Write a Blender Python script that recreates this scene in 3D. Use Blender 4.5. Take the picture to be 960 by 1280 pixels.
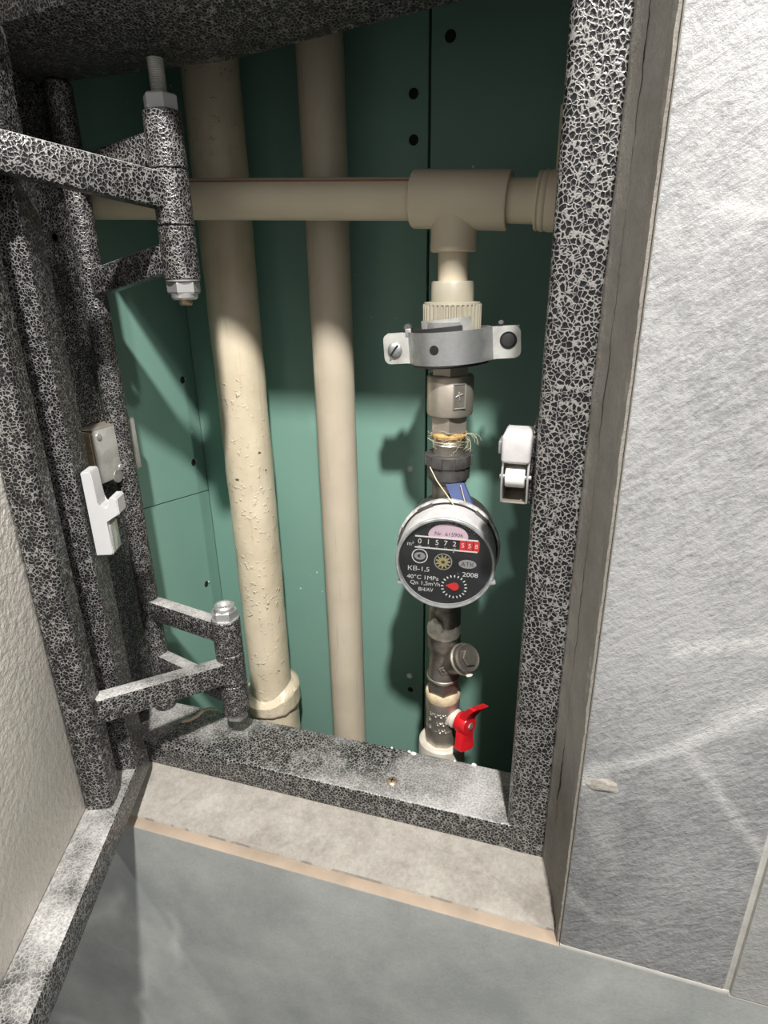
import bpy, bmesh, math, random
from mathutils import Vector, Matrix, noise

random.seed(7)
scene = bpy.context.scene
for o in list(bpy.data.objects):
    bpy.data.objects.remove(o, do_unlink=True)
COL = scene.collection
V = Vector

# ------------------------------------------------------------------ camera
# metres; X along the wall to the right, Y into the wall, Z up; the lens is the origin
F_PX = 764.0
fwd = V((-.27845, .88915, -.36316)).normalized()
rgt = V((.95594, .29317, -.01517))
rgt = (rgt - fwd * rgt.dot(fwd)).normalized()
dwn = fwd.cross(rgt)
cam_d = bpy.data.cameras.new('camera')
cam_d.sensor_fit = 'VERTICAL'
cam_d.sensor_height = 36.0
cam_d.lens = 36.0 * F_PX / 1280.0
cam_d.clip_start = .01
cam = bpy.data.objects.new('camera', cam_d)
COL.objects.link(cam)
m = Matrix((rgt, -dwn, -fwd)).transposed().to_4x4()
cam.matrix_world = m
scene.camera = cam

# ------------------------------------------------------------------ world, lamp, exposure
w = bpy.data.worlds.new('room_light')
scene.world = w
w.use_nodes = True
w.node_tree.nodes['Background'].inputs[0].default_value = (1.0, .985, .96, 1)
w.node_tree.nodes['Background'].inputs[1].default_value = .37

def lamp(name, loc, target, size, power, col):
    d = bpy.data.lights.new(name, 'AREA')
    d.shape = 'DISK'; d.size = size; d.energy = power; d.color = col
    o = bpy.data.objects.new(name, d); COL.objects.link(o)
    o.location = loc
    o.rotation_euler = (V(target) - V(loc)).to_track_quat('-Z', 'Y').to_euler()
    return o
lamp('ceiling_or_fill_lamp', (.205, -.458, 1.06), (-.15, .4, -.1), .07, 47.0, (1.0, .97, .93))
lamp('ceiling_or_fill_lamp', (-.75, -.458, 1.06), (-.15, .3, -.3), .07, 11.0, (1.0, .97, .93))
lamp('ceiling_or_fill_lamp', (1.15, -.458, 1.06), (-.15, .3, -.2), .07, 10.0, (1.0, .97, .93))  # added fill from the right to brighten the door panel, no known fixture

vs = scene.view_settings
vs.view_transform = 'Standard'
vs.look = 'None'
vs.gamma = 1.0
vs.use_curve_mapping = False
vs.exposure = 0.0

# ------------------------------------------------------------------ material helpers
class NT:
    def __init__(s, name):
        s.m = bpy.data.materials.new(name); s.m.use_nodes = True
        s.t = s.m.node_tree; s.b = s.t.nodes['Principled BSDF']
    def n(s, kind, **kw):
        nd = s.t.nodes.new(kind)
        for k, v in kw.items(): setattr(nd, k, v)
        return nd
    def link(s, a, b): s.t.links.new(a, b)
    def put(s, sock, v):
        if hasattr(v, 'is_output'): s.link(v, sock)
        else: sock.default_value = v
    def coords(s, scale=(1, 1, 1), rot=(0, 0, 0), kind='Object'):
        tc = s.n('ShaderNodeTexCoord'); mp = s.n('ShaderNodeMapping')
        s.link(tc.outputs[kind], mp.inputs[0])
        mp.inputs['Scale'].default_value = scale; mp.inputs['Rotation'].default_value = rot
        return mp.outputs[0]
    def noise(s, vec, scale, detail=3, rough=.5, dist=0):
        nd = s.n('ShaderNodeTexNoise')
        s.link(vec, nd.inputs['Vector']); nd.inputs['Scale'].default_value = scale
        nd.inputs['Detail'].default_value = detail; nd.inputs['Roughness'].default_value = rough
        nd.inputs['Distortion'].default_value = dist
        return nd.outputs[0]
    def ramp(s, fac, stops, interp='LINEAR'):
        nd = s.n('ShaderNodeValToRGB'); nd.color_ramp.interpolation = interp
        e = nd.color_ramp.elements
        while len(e) < len(stops): e.new(.5)
        for i, (p, c) in enumerate(stops):
            e[i].position = p
            e[i].color = (c, c, c, 1) if isinstance(c, (int, float)) else (*c, 1)
        s.link(fac, nd.inputs[0]); return nd.outputs[0]
    def mix(s, fac, a, b, mode='MIX'):
        nd = s.n('ShaderNodeMix', data_type='RGBA', blend_type=mode)
        s.put(nd.inputs[0], fac)
        for i, c in ((6, a), (7, b)):
            if hasattr(c, 'is_output'): s.link(c, nd.inputs[i])
            else: nd.inputs[i].default_value = (*c, 1)
        return nd.outputs[2]
    def math(s, op, a, b=0.0, clamp=False):
        nd = s.n('ShaderNodeMath', operation=op); nd.use_clamp = clamp
        s.put(nd.inputs[0], a); s.put(nd.inputs[1], b); return nd.outputs[0]
    def bump(s, h, strength=.5, dist=.001, prev=None):
        nd = s.n('ShaderNodeBump'); nd.inputs['Strength'].default_value = strength
        nd.inputs['Distance'].default_value = dist
        s.link(h, nd.inputs['Height'])
        if prev: s.link(prev, nd.inputs['Normal'])
        s.link(nd.outputs[0], s.b.inputs['Normal']); return nd.outputs[0]
    def set(s, **kw):
        for k, v in kw.items():
            key = {'color': 'Base Color', 'rough': 'Roughness', 'metal': 'Metallic', 'spec': 'Specular IOR Level',
                   'trans': 'Transmission Weight', 'coat': 'Coat Weight', 'ior': 'IOR', 'alpha': 'Alpha'}[k]
            if isinstance(v, tuple): v = (*v, 1)
            s.put(s.b.inputs[key], v)
        return s.m

def plain(name, col, rough=.5, metal=0., var=.12, vs_=60, bump=0., bscale=300, **kw):
    t = NT(name); c = t.coords()
    nz = t.noise(c, vs_, 4)
    lo = tuple(x * (1 - var) for x in col); hi = tuple(min(1, x * (1 + var)) for x in col)
    t.set(color=t.ramp(nz, [(.3, lo), (.7, hi)]), rough=rough, metal=metal, **kw)
    if bump: t.bump(t.noise(c, bscale, 3), bump, .0006)
    return t.m

def hammer(name, dust=.0, scale=400., dscale=22., wv=1.):
    """dark hammer-effect enamel with a net of silvery veins; grey building dust on what faces up"""
    t = NT(name); c = t.coords(kind='Object')
    nd = t.n('ShaderNodeTexNoise'); t.link(c, nd.inputs['Vector'])
    nd.inputs['Scale'].default_value = scale * .9; nd.inputs['Detail'].default_value = 2
    sc = t.n('ShaderNodeVectorMath', operation='SCALE'); sc.inputs[3].default_value = 1.0 / scale
    sub = t.n('ShaderNodeVectorMath', operation='SUBTRACT'); t.link(nd.outputs[1], sub.inputs[0]); sub.inputs[1].default_value = (.5, .5, .5)
    t.link(sub.outputs[0], sc.inputs[0])
    ad = t.n('ShaderNodeVectorMath', operation='ADD'); t.link(c, ad.inputs[0]); t.link(sc.outputs[0], ad.inputs[1])
    vo = t.n('ShaderNodeTexVoronoi', feature='DISTANCE_TO_EDGE'); t.link(ad.outputs[0], vo.inputs['Vector'])
    vo.inputs['Scale'].default_value = scale
    nz = t.noise(c, scale * .5, 3, .6)
    edge = t.math('ADD', vo.outputs['Distance'], t.math('MULTIPLY', t.math('SUBTRACT', nz, .5), .30))
    vein = t.ramp(edge, [(.0, 1.0), (.045 * wv, .75), (.108 * wv, 0.0)])
    col = t.mix(vein, (.008, .008, .009), (.34, .33, .315))
    rough = t.math('ADD', t.math('MULTIPLY', vein, .06), .30)
    metal = t.math('MULTIPLY', vein, .45)
    t.bump(t.ramp(edge, [(0.0, 1.0), (.45, 0.0)]), .55, .0005)
    if dust > 0:
        ge = t.n('ShaderNodeNewGeometry'); sx = t.n('ShaderNodeSeparateXYZ')
        t.link(ge.outputs['True Normal'], sx.inputs[0])
        up = t.ramp(sx.outputs['Z'], [(.55, 0.), (.9, 1.)])
        patch = t.ramp(t.noise(c, dscale, 3, .6), [(.62 - .5 * dust, 0.), (.92 - .5 * dust, 1.)])
        fine = t.ramp(t.noise(c, 700, 2, .7), [(.3, .45), (.62, 1.)])
        f = t.math('MULTIPLY', t.math('MULTIPLY', up, patch), fine, True)
        col = t.mix(f, col, (.50, .49, .475))
        rough = t.math('ADD', rough, t.math('MULTIPLY', f, .5), True)
        metal = t.math('MULTIPLY', metal, t.math('SUBTRACT', 1.0, f))
    t.set(color=col, rough=rough, metal=metal)
    return t.m

def green_board():
    t = NT('green_moisture_board'); c = t.coords(kind='Object')
    nz = t.noise(c, 9, 4, .6)
    col = t.ramp(nz, [(.3, (.170, .312, .258)), (.7, (.195, .348, .288))])
    vo = t.n('ShaderNodeTexVoronoi', feature='F1'); t.link(c, vo.inputs['Vector']); vo.inputs['Scale'].default_value = 75
    sp = t.math('MULTIPLY', t.ramp(vo.outputs['Distance'], [(.055, 1.), (.085, 0.)]), t.ramp(t.noise(c, 14, 2), [(.56, 0.), (.62, 1.)]))
    col = t.mix(sp, col, (.6, .66, .62))
    t.bump(t.noise(c, 500, 2), .08, .0004)
    return t.set(color=col, rough=.62)

def tile_mat(name, lo, hi, relief, seed, rough, lines=()):
    t = NT(name)
    tc = t.n('ShaderNodeTexCoord'); mp = t.n('ShaderNodeMapping'); t.link(tc.outputs['Object'], mp.inputs[0])
    mp.inputs['Location'].default_value = (seed, seed * .7, seed * 1.3)
    c = mp.outputs[0]
    mp1 = t.n('ShaderNodeMapping'); t.link(c, mp1.inputs[0]); mp1.inputs['Rotation'].default_value = (0, math.radians(38), 0)
    mp2 = t.n('ShaderNodeMapping'); t.link(mp1.outputs[0], mp2.inputs[0]); mp2.inputs['Scale'].default_value = (95, 95, 270)
    streak = t.noise(mp2.outputs[0], 1.0, 4, .62, .4)
    cloud = t.noise(c, 11, 4, .6)
    fine = t.noise(c, 420, 3, .7)
    f = t.math('ADD', t.math('MULTIPLY', cloud, .75 - .25 * relief), t.math('ADD', t.math('MULTIPLY', streak, .02 + .46 * relief), t.math('MULTIPLY', fine, .20 + .14 * relief)))
    col = t.ramp(f, [(.42, lo), (.72, hi)])
    # thin pale veins
    vn = t.noise(c, 4.2, 3, .4, .1)
    vein = t.ramp(t.math('ABSOLUTE', t.math('SUBTRACT', vn, .5)), [(.0, 1.), (.006, .7), (.02, 0.)])
    vein = t.math('MULTIPLY', vein, t.ramp(t.noise(c, 7, 1), [(.5, 0.), (.62, 1.)]))
    col = t.mix(t.math('MULTIPLY', vein, .1 + .5 * relief), col, (.78, .78, .75))
    if lines:      # broad printed veins: soft lines between (x, z) points of the tile
        wob = t.n('ShaderNodeTexNoise'); t.link(c, wob.inputs['Vector']); wob.inputs['Scale'].default_value = 60; wob.inputs['Detail'].default_value = 3
        sx = t.n('ShaderNodeSeparateXYZ'); t.link(tc.outputs['Object'], sx.inputs[0])
        wn = t.math('MULTIPLY', t.math('SUBTRACT', wob.outputs[0], .5), .006)
        X = t.math('ADD', sx.outputs[0], wn); Z = t.math('ADD', sx.outputs[2], wn)
        tot = None
        for (x0, z0, x1, z1, wd, am) in lines:
            z0 += .95; z1 += .95; dx, dz = x1 - x0, z1 - z0; L2 = dx * dx + dz * dz
            px = t.math('SUBTRACT', X, x0); pz = t.math('SUBTRACT', Z, z0)
            h = t.math('DIVIDE', t.math('ADD', t.math('MULTIPLY', px, dx), t.math('MULTIPLY', pz, dz)), L2, True)
            ex = t.math('SUBTRACT', px, t.math('MULTIPLY', h, dx)); ez = t.math('SUBTRACT', pz, t.math('MULTIPLY', h, dz))
            d = t.math('SQRT', t.math('ADD', t.math('MULTIPLY', ex, ex), t.math('MULTIPLY', ez, ez)))
            k = t.math('MULTIPLY', t.math('SUBTRACT', 1.0, t.math('DIVIDE', d, wd * 1.4), True), am * .72)
            tot = k if tot is None else t.math('MAXIMUM', tot, k)
        tot = t.math('MULTIPLY', tot, t.ramp(fine, [(.3, .6), (.6, 1.)]))
        col = t.mix(tot, col, (.62, .62, .60))
    t.bump(t.math('ADD', t.math('MULTIPLY', streak, relief), t.math('MULTIPLY', fine, .65)), .15 + .55 * relief, .0012)
    return t.set(color=col, rough=rough)

def mortar_mat(name, lo, hi):
    t = NT(name); c = t.coords(kind='Object')
    a = t.noise(c, 28, 5, .65); b = t.noise(c, 330, 3, .7)
    f = t.math('ADD', t.math('MULTIPLY', a, .65), t.math('MULTIPLY', b, .35))
    t.bump(b, .6, .0010)
    return t.set(color=t.ramp(f, [(.36, lo), (.62, hi)]), rough=.9)

def painted_pipe(name, base, dark, chip=.0):
    t = NT(name); c = t.coords(kind='Object')
    a = t.noise(c, 24, 4, .6)
    col = t.ramp(a, [(.3, dark), (.62, base)])
    mp = t.coords((260, 260, 16))
    st = t.noise(mp, 1.0, 3, .6)
    col = t.mix(t.math('MULTIPLY', t.ramp(st, [(.60, 0.), (.74, 1.)]), .28), col, tuple(x * .55 for x in dark))
    if chip:
        ch = t.ramp(t.noise(c, 120, 2, .5), [(.745, 0.), (.765, 1.)])
        col = t.mix(ch, col, (.13, .10, .06))
        bl = t.ramp(t.noise(c, 210, 3, .55), [(.58, 0.), (.75, 1.)])
        msk = t.ramp(t.noise(c, 13, 2), [(.45, 0.), (.6, 1.)])
        t.bump(t.math('SUBTRACT', t.math('MULTIPLY', bl, msk), t.math('MULTIPLY', ch, .6)), .9 * chip, .0012)
    else:
        t.bump(t.noise(c, 90, 2), .05, .0008)
    return t.set(color=col, rough=.42)

def brushed(name, col, rough, var=.35, sc=140, bump=.12):
    t = NT(name); c = t.coords()
    a = t.noise(c, sc, 4, .65)
    lo = tuple(x * (1 - var) for x in col)
    t.bump(t.noise(c, 500, 3), bump, .0004)
    return t.set(color=t.ramp(a, [(.3, lo), (.65, col)]), rough=t.ramp(a, [(.3, min(1, rough + .2)), (.7, rough)]), metal=.78)

M = {}
M['hammer'] = hammer('hammer_enamel', 0)
M['hammer_fine'] = hammer('hammer_enamel_fine', .0, 520, wv=.78)
M['hammer_sill'] = hammer('hammer_enamel_dusty_sill', .40, 420, 13)
M['hammer_arm'] = hammer('hammer_enamel_dusty_arm', .66, 440, 26, wv=.85)
M['hammer_rail'] = hammer('hammer_enamel_dusty_rail', .52, 420, 24)
M['hammer_dark'] = hammer('hammer_enamel_close', 0, 430, wv=.72)
M['green'] = green_board()
M['tile_light'] = tile_mat('stone_tile_relief', (.125, .127, .13), (.32, .32, .32), .9, 0.0, .48, (
    (.030, -.2445, .050, -.2339, .0035, .6), (.050, -.2339, .067, -.2218, .0040, .7), (.067, -.2218, .0835, -.2031, .0050, .75), (.0835, -.2031, .106, -.182, .0075, .75),
    (.074, -.225, .0912, -.2487, .0035, .5), (.0912, -.2487, .1146, -.2792, .0040, .5), (.0587, -.1658, .0929, -.1545, .0050, .6), (.0929, -.1545, .114, -.150, .0080, .6),
    (.0197, -.3311, .0414, -.3562, .0030, .4), (.0414, -.3562, .064, -.349, .0030, .4), (.045, .020, .112, .012, .0030, .5)))
M['tile_light2'] = tile_mat('stone_tile_relief_cream', (.23, .23, .22), (.40, .40, .385), .7, 3.1, .40)
M['tile_grey'] = tile_mat('stone_tile_smooth', (.185, .195, .188), (.315, .322, .308), .16, 1.7, .5)
M['bisque'] = plain('tile_body', (.34, .27, .205), .85, var=.14, vs_=45, bump=.15)
M['grout'] = plain('pale_grout', (.44, .43, .395), .9, var=.1, vs_=90, bump=.3)
M['mortar'] = mortar_mat('mortar_sill', (.22, .20, .175), (.35, .33, .295))
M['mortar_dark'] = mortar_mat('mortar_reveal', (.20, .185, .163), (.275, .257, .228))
M['crack'] = plain('crack_shadow', (.02, .018, .015), .95)
M['substrate'] = plain('wall_core', (.30, .29, .27), .9, bump=.2)
M['panel'] = NT('door_panel_coating').m
def panel_mat():
    t = NT('rough_cream_coating'); c = t.coords(kind='Object')
    a = t.noise(c, 20, 4, .6); b = t.noise(c, 170, 4, .65)
    t.bump(b, 1.0, .0022)
    return t.set(color=t.ramp(a, [(.3, (.76, .72, .65)), (.7, (.84, .80, .73))]), rough=.75)
M['panel'] = panel_mat()
M['pipe_cream'] = painted_pipe('cream_pipe_paint', (.60, .525, .395), (.49, .42, .30), 1.0)
M['pipe_beige'] = painted_pipe('beige_pipe_paint', (.52, .455, .355), (.46, .40, .305))
M['ppr'] = plain('grey_beige_plastic', (.66, .575, .43), .38, var=.05, vs_=20)
M['ppr_white'] = plain('ivory_plastic', (.31, .285, .22), .4, var=.06)
M['red_line'] = plain('red_stripe', (.27, .10, .06), .5)
M['brass'] = brushed('nickel_brass', (.60, .54, .46), .32, .25, 60)
M['brass_dark'] = brushed('dirty_chrome', (.27, .245, .215), .26, .5, 90)
M['brass_mid'] = brushed('worn_chrome', (.50, .455, .39), .30, .45, 90)
M['zinc'] = brushed('zinc_plate', (.50, .51, .51), .34, .4, 80)
M['zinc_dull'] = plain('dull_zinc', (.50, .50, .47), .5, .55, var=.25, vs_=90, bump=.1)
M['steel'] = brushed('bright_steel', (.72, .72, .71), .22, .2, 60)
M['rusty'] = brushed('rusty_screw', (.50, .40, .28), .45, .5, 300)
M['rubber'] = plain('black_rubber', (.018, .018, .018), .6, var=.2)
M['black_plastic'] = plain('black_nut_plastic', (.055, .052, .05), .5, var=.35, vs_=150, bump=.1)
M['hemp'] = plain('hemp_tow', (.46, .29, .10), .8, var=.4, vs_=300, bump=.6)
M['fibre'] = plain('hemp_fibre', (.62, .52, .36), .7)
M['blue'] = plain('blue_plastic', (.055, .08, .19), .5, var=.2)
M['white_plastic'] = plain('white_plastic', (.50, .50, .505), .35, var=.03)
M['roller_white'] = plain('roller_plastic', (.70, .70, .67), .3, var=.03)
M['cap_grey'] = plain('grey_cap_plastic', (.52, .50, .50), .42, var=.12, vs_=160)
M['dirt_ring'] = plain('dusty_ring', (.42, .41, .39), .65, var=.5, vs_=220, bump=.4)
M['dial'] = plain('dial_black', (.022, .022, .024), .4, var=.3, vs_=60)
M['dial_rim'] = plain('dial_rim', (.24, .25, .25), .35, var=.25, vs_=200)
M['print_white'] = plain('print_white', (.66, .66, .65), .5, var=.05)
M['print_dim'] = plain('print_grey', (.30, .30, .30), .5, var=.05)
M['print_dark'] = plain('print_dark', (.06, .05, .06), .5)
M['print_red'] = plain('print_red', (.60, .03, .03), .45, var=.15)
M['pink'] = plain('pink_sticker', (.60, .45, .53), .5, var=.1)
M['gold'] = plain('star_wheel', (.42, .37, .17), .45, .2)
M['paste'] = plain('white_paste', (.66, .62, .54), .75, var=.25, vs_=150, bump=.6, bscale=200)
M['tape'] = plain('yellowed_tape', (.56, .46, .30), .6, var=.3, vs_=120, bump=.3)
M['red'] = plain('red_enamel', (.52, .012, .018), .28, var=.2, vs_=90, bump=.06)
M['white_collar'] = plain('stained_white_plastic', (.56, .52, .45), .45, var=.16, vs_=90)
M['chip'] = plain('plaster_chip', (.78, .77, .74), .85)
M['hole'] = plain('hole_dark', (.008, .008, .007), .95)
M['plaster_spot'] = plain('plaster_rim', (.45, .50, .45), .9)
M['wire'] = plain('bent_strip', (.45, .38, .28), .45, .3)
def glass_mat():
    t = NT('clear_cover')
    gl = t.n('ShaderNodeBsdfGlossy'); gl.inputs['Roughness'].default_value = .08
    tr = t.n('ShaderNodeBsdfTransparent'); tr.inputs[0].default_value = (.93, .93, .93, 1)
    mx = t.n('ShaderNodeMixShader'); mx.inputs[0].default_value = .035; t.link(tr.outputs[0], mx.inputs[1]); t.link(gl.outputs[0], mx.inputs[2])
    t.link(mx.outputs[0], t.t.nodes['Material Output'].inputs[0]); return t.m
M['glass'] = glass_mat()

# ------------------------------------------------------------------ mesh helpers
def fr(o, z, x=None):
    """frame at o whose Z is z (and X near x)"""
    z = V(z).normalized()
    x = V(x) if x is not None else (V((1, 0, 0)) if abs(z.x) < .9 else V((0, 1, 0)))
    x = (x - z * x.dot(z)).normalized(); y = z.cross(x)
    mt = Matrix((x, y, z)).transposed().to_4x4(); mt.translation = V(o); return mt

class MB:
    def __init__(s): s.v = []; s.f = []; s.mi = []
    def add(s, vs, fs, mi=0, mt=None):
        k = len(s.v)
        s.v += [(mt @ V(v)) if mt else V(v) for v in vs]
        s.f += [tuple(k + i for i in f) for f in fs]; s.mi += [mi] * len(fs); return s
    def bm(s, b, mt=None, mi=0):
        b.verts.index_update()
        s.add([v.co.copy() for v in b.verts], [[v.index for v in f.verts] for f in b.faces], mi, mt); b.free(); return s
    def box(s, lo, hi, bev=0., mt=None, seg=2, mi=0):
        lo = V(lo); hi = V(hi); b = bmesh.new(); bmesh.ops.create_cube(b, size=1)
        for v in b.verts: v.co = V(((lo[i] + hi[i]) / 2 + v.co[i] * (hi[i] - lo[i])) for i in range(3))
        if bev: bmesh.ops.bevel(b, geom=b.edges[:], offset=bev, segments=seg, affect='EDGES', profile=.5)
        return s.bm(b, mt, mi)
    def lathe(s, prof, mt, n=48, mi=0, ring=False):
        """prof: (r, h) pairs along the frame's Z"""
        vs = []; fs = []
        for r, h in prof:
            for i in range(n):
                a = 2 * math.pi * i / n; vs.append((r * math.cos(a), r * math.sin(a), h))
        for j in range(len(prof) - 1):
            for i in range(n):
                k = (i + 1) % n; fs.append((j * n + i, j * n + k, (j + 1) * n + k, (j + 1) * n + i))
        if ring:
            J = len(prof) - 1
            for i in range(n):
                k = (i + 1) % n; fs.append((J * n + i, J * n + k, k, i))
            return s.add(vs, fs, mi, mt)
        if prof[0][0] > 1e-6: fs.append(tuple(range(n))[::-1])
        if prof[-1][0] > 1e-6: fs.append(tuple((len(prof) - 1) * n + i for i in range(n)))
        return s.add(vs, fs, mi, mt)
    def cyl(s, a, b, r, n=32, ch=.0, r2=None):
        a = V(a); b = V(b); L = (b - a).length; r2 = r if r2 is None else r2
        p = [(r, 0), (r2, L)] if not ch else [(r - ch, 0), (r, ch), (r2, L - ch), (r2 - ch, L)]
        return s.lathe(p, fr(a, b - a), n)
    def hexa(s, a, b, r, ch=.001, turn=0.):
        a = V(a); b = V(b); L = (b - a).length
        mt = fr(a, b - a) @ Matrix.Rotation(turn, 4, 'Z')
        return s.lathe([(r * .9, 0), (r, ch), (r, L - ch), (r * .9, L)], mt, 6)
    def prism(s, prof, mt, h, mi=0):
        """closed outline in the frame's XY, extruded along Z"""
        n = len(prof)
        vs = [(x, y, 0) for x, y in prof] + [(x, y, h) for x, y in prof]
        fs = [(i, (i + 1) % n, n + (i + 1) % n, n + i) for i in range(n)]
        fs += [tuple(range(n))[::-1], tuple(range(n, 2 * n))]
        return s.add(vs, fs, mi, mt)
    def tube(s, pts, r, n=10, closed=False):
        pts = [V(p) for p in pts]; vs = []; fs = []; prev = None
        for i, p in enumerate(pts):
            d = (pts[min(i + 1, len(pts) - 1)] - pts[max(i - 1, 0)]).normalized()
            x = prev if prev else (V((0, 0, 1)) if abs(d.z) < .9 else V((1, 0, 0)))
            x = (x - d * x.dot(d)).normalized(); y = d.cross(x); prev = x
            rr = r[i] if isinstance(r, (list, tuple)) else r
            for k in range(n):
                a = 2 * math.pi * k / n; vs.append(p + (x * math.cos(a) + y * math.sin(a)) * rr)
        for i in range(len(pts) - 1):
            for k in range(n):
                q = (k + 1) % n; fs.append((i * n + k, i * n + q, (i + 1) * n + q, (i + 1) * n + k))
        fs += [tuple(range(n))[::-1], tuple((len(pts) - 1) * n + k for k in range(n))]
        return s.add(vs, fs)
    def slab(s, fn, nu, nv, back):
        """solid whose front is the grid fn(u,v) and whose back is that grid moved by `back`"""
        back = V(back); N = (nu + 1) * (nv + 1)
        top = [V(fn(i / nu, j / nv)) for i in range(nu + 1) for j in range(nv + 1)]
        bot = [V(fn(i / nu, j / nv, True)) + back for i in range(nu + 1) for j in range(nv + 1)]
        I = lambda i, j: i * (nv + 1) + j
        fs = []
        for i in range(nu):
            for j in range(nv):
                fs.append((I(i, j), I(i + 1, j), I(i + 1, j + 1), I(i, j + 1)))
                fs.append(tuple(N + q for q in (I(i, j), I(i, j + 1), I(i + 1, j + 1), I(i + 1, j))))
        rim = [I(i, 0) for i in range(nu)] + [I(nu, j) for j in range(nv)] + [I(i, nv) for i in range(nu, 0, -1)] + [I(0, j) for j in range(nv, 0, -1)]
        for k in range(len(rim)):
            a, b = rim[k], rim[(k + 1) % len(rim)]
            fs.append((b, a, N + a, N + b))
        return s.add(top + bot, fs)
    def build(s, name, mats, parent=None, local=False, sharp=35, origin=None):
        me = bpy.data.meshes.new(name)
        off = V((0, 0, 0))
        if parent and not local: off = parent_loc(parent)
        elif not parent:
            if origin is None:
                lo = V((min(v[i] for v in s.v) for i in range(3))); hi = V((max(v[i] for v in s.v) for i in range(3)))
                origin = V(((lo.x + hi.x) / 2, (lo.y + hi.y) / 2, lo.z))
            off = V(origin)
        me.from_pydata([v - off for v in s.v], [], s.f)
        for m_ in (mats if isinstance(mats, (list, tuple)) else [mats]): me.materials.append(M[m_])
        me.polygons.foreach_set('material_index', s.mi)
        b = bmesh.new(); b.from_mesh(me); bmesh.ops.recalc_face_normals(b, faces=b.faces[:]); b.to_mesh(me); b.free()
        me.polygons.foreach_set('use_smooth', [True] * len(me.polygons))
        me.set_sharp_from_angle(angle=math.radians(sharp))
        o = bpy.data.objects.new(name, me); COL.objects.link(o)
        if parent: o.parent = parent
        else: o.location = off
        return o

def parent_loc(p):
    q = V(p.location)
    while p.parent: p = p.parent; q = q + V(p.location)
    return q
def tag(o, label=None, cat=None, kind=None, group=None):
    if label: o['label'] = label
    if cat: o['category'] = cat
    if kind: o['kind'] = kind
    if group: o['group'] = group
    return o
def thing(name, loc, label, cat, rz=0., kind=None):
    o = bpy.data.objects.new(name, None); COL.objects.link(o)
    o.empty_display_size = .02; o.location = loc; o.rotation_euler = (0, 0, rz)
    return tag(o, label, cat, kind)

def rrect(x0, y0, x1, y1, radii, seg=5):
    """outline of a rectangle with radii for the corners (x0y0, x1y0, x1y1, x0y1)"""
    out = []
    for (cx, cy, a0, r) in ((x0 + radii[0], y0 + radii[0], 180, radii[0]), (x1 - radii[1], y0 + radii[1], 270, radii[1]),
                            (x1 - radii[2], y1 - radii[2], 0, radii[2]), (x0 + radii[3], y1 - radii[3], 90, radii[3])):
        for i in range(seg + 1):
            a = math.radians(a0 + 90 * i / seg); out.append((cx + r * math.cos(a), cy + r * math.sin(a)))
    return out
def bar(mb, a, b, wd, ht, bev=.0015):
    """flat bar from a to b, ht tall (Z), wd thick"""
    a = V(a); b = V(b); x = (b - a).normalized()
    y = V((0, 0, 1)).cross(x).normalized(); z = x.cross(y)
    mt = Matrix((x, y, z)).transposed().to_4x4(); mt.translation = a
    return mb.box((0, -wd / 2, -ht / 2), ((b - a).length, wd / 2, ht / 2), bev, mt)
def nz3(p, sc): return noise.noise(V(p) * sc)

IDZ = Matrix.Identity(4)
FACE = .272          # tile face of the wall
TB = .281            # back of the tiles
SILL_T = -.355       # top of the steel sill
# ================================================================== THE SETTING
# ---- tiled wall around the hatch
wall = MB()
wall.box((-.85, TB + .001, -.95), (-.365, .37, .75)); wall.box((.0300, TB + .001, -.95), (.75, .37, .75))
wall.box((-.365, TB + .001, .178), (.0300, .37, .75)); wall.box((-.365, TB + .001, -.95), (.0300, .37, -.3905))
wf = wall.build('wall_front', 'substrate', origin=(0, TB, -.95)); tag(wf, 'tiled wall that the hatch opening is cut into', kind='structure')

def tile(x0, x1, z0, z1, mat, dy=0., bev=.0012, edge='grout'):
    mb = MB(); mb.box((x0, FACE + dy, z0), (x1, TB, z1), bev)
    o = mb.build('tile', [mat, edge], wf)
    me = o.data
    for p in me.polygons:
        p.material_index = 0 if p.normal.y < -.5 else 1
    return o
tile(.0234, .1140, -.3855, .2145, 'tile_light')
tile(.1168, .4168, -.3868, .2132, 'tile_light2', -.0016, .0018)
tile(-.80, .1920, -.95, -.3872, 'tile_grey', edge='bisque')
tile(.1940, .7940, -.95, -.3892, 'tile_grey')
tile(-.3720, .0215, .168, .4320, 'tile_light')
tile(-.80, -.3740, -.3855, .2145, 'tile_light2')
tile(.4190, .79, -.3855, .2145, 'tile_light')
tile(.0234, .4168, .2165, .75, 'tile_light2')
tile(-.80, -.3740, .2165, .75, 'tile_light')
g = MB()
g.box((.1137, FACE + .0006, -.389), (.1171, TB, .2145), .0004)
g.box((.0234, FACE + .0001, -.3886), (.42, TB, -.3850), .0003)
g.build('grout', 'grout', wf)
g = MB(); g.box((.1165, FACE - .0004, -.3898), (.42, TB, -.3862), .0008); g.build('grout', 'grout', wf)
# plaster blob stuck to the tile edge
def blob(fnr, c, rx, ry, rz, n=20):
    mb = MB(); b = bmesh.new(); bmesh.ops.create_icosphere(b, subdivisions=3, radius=1)
    for v in b.verts:
        k = 1 + .35 * noise.noise(v.co * 1.7 + V((fnr, 0, 0)))
        v.co = V((v.co.x * rx * k, v.co.y * ry * k, v.co.z * rz * k)) + V(c)
    return mb.bm(b)
blob(3.0, (.0335, FACE, -.255), .009, .0012, .0042).build('plaster_smear', 'mortar', wf)

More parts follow.
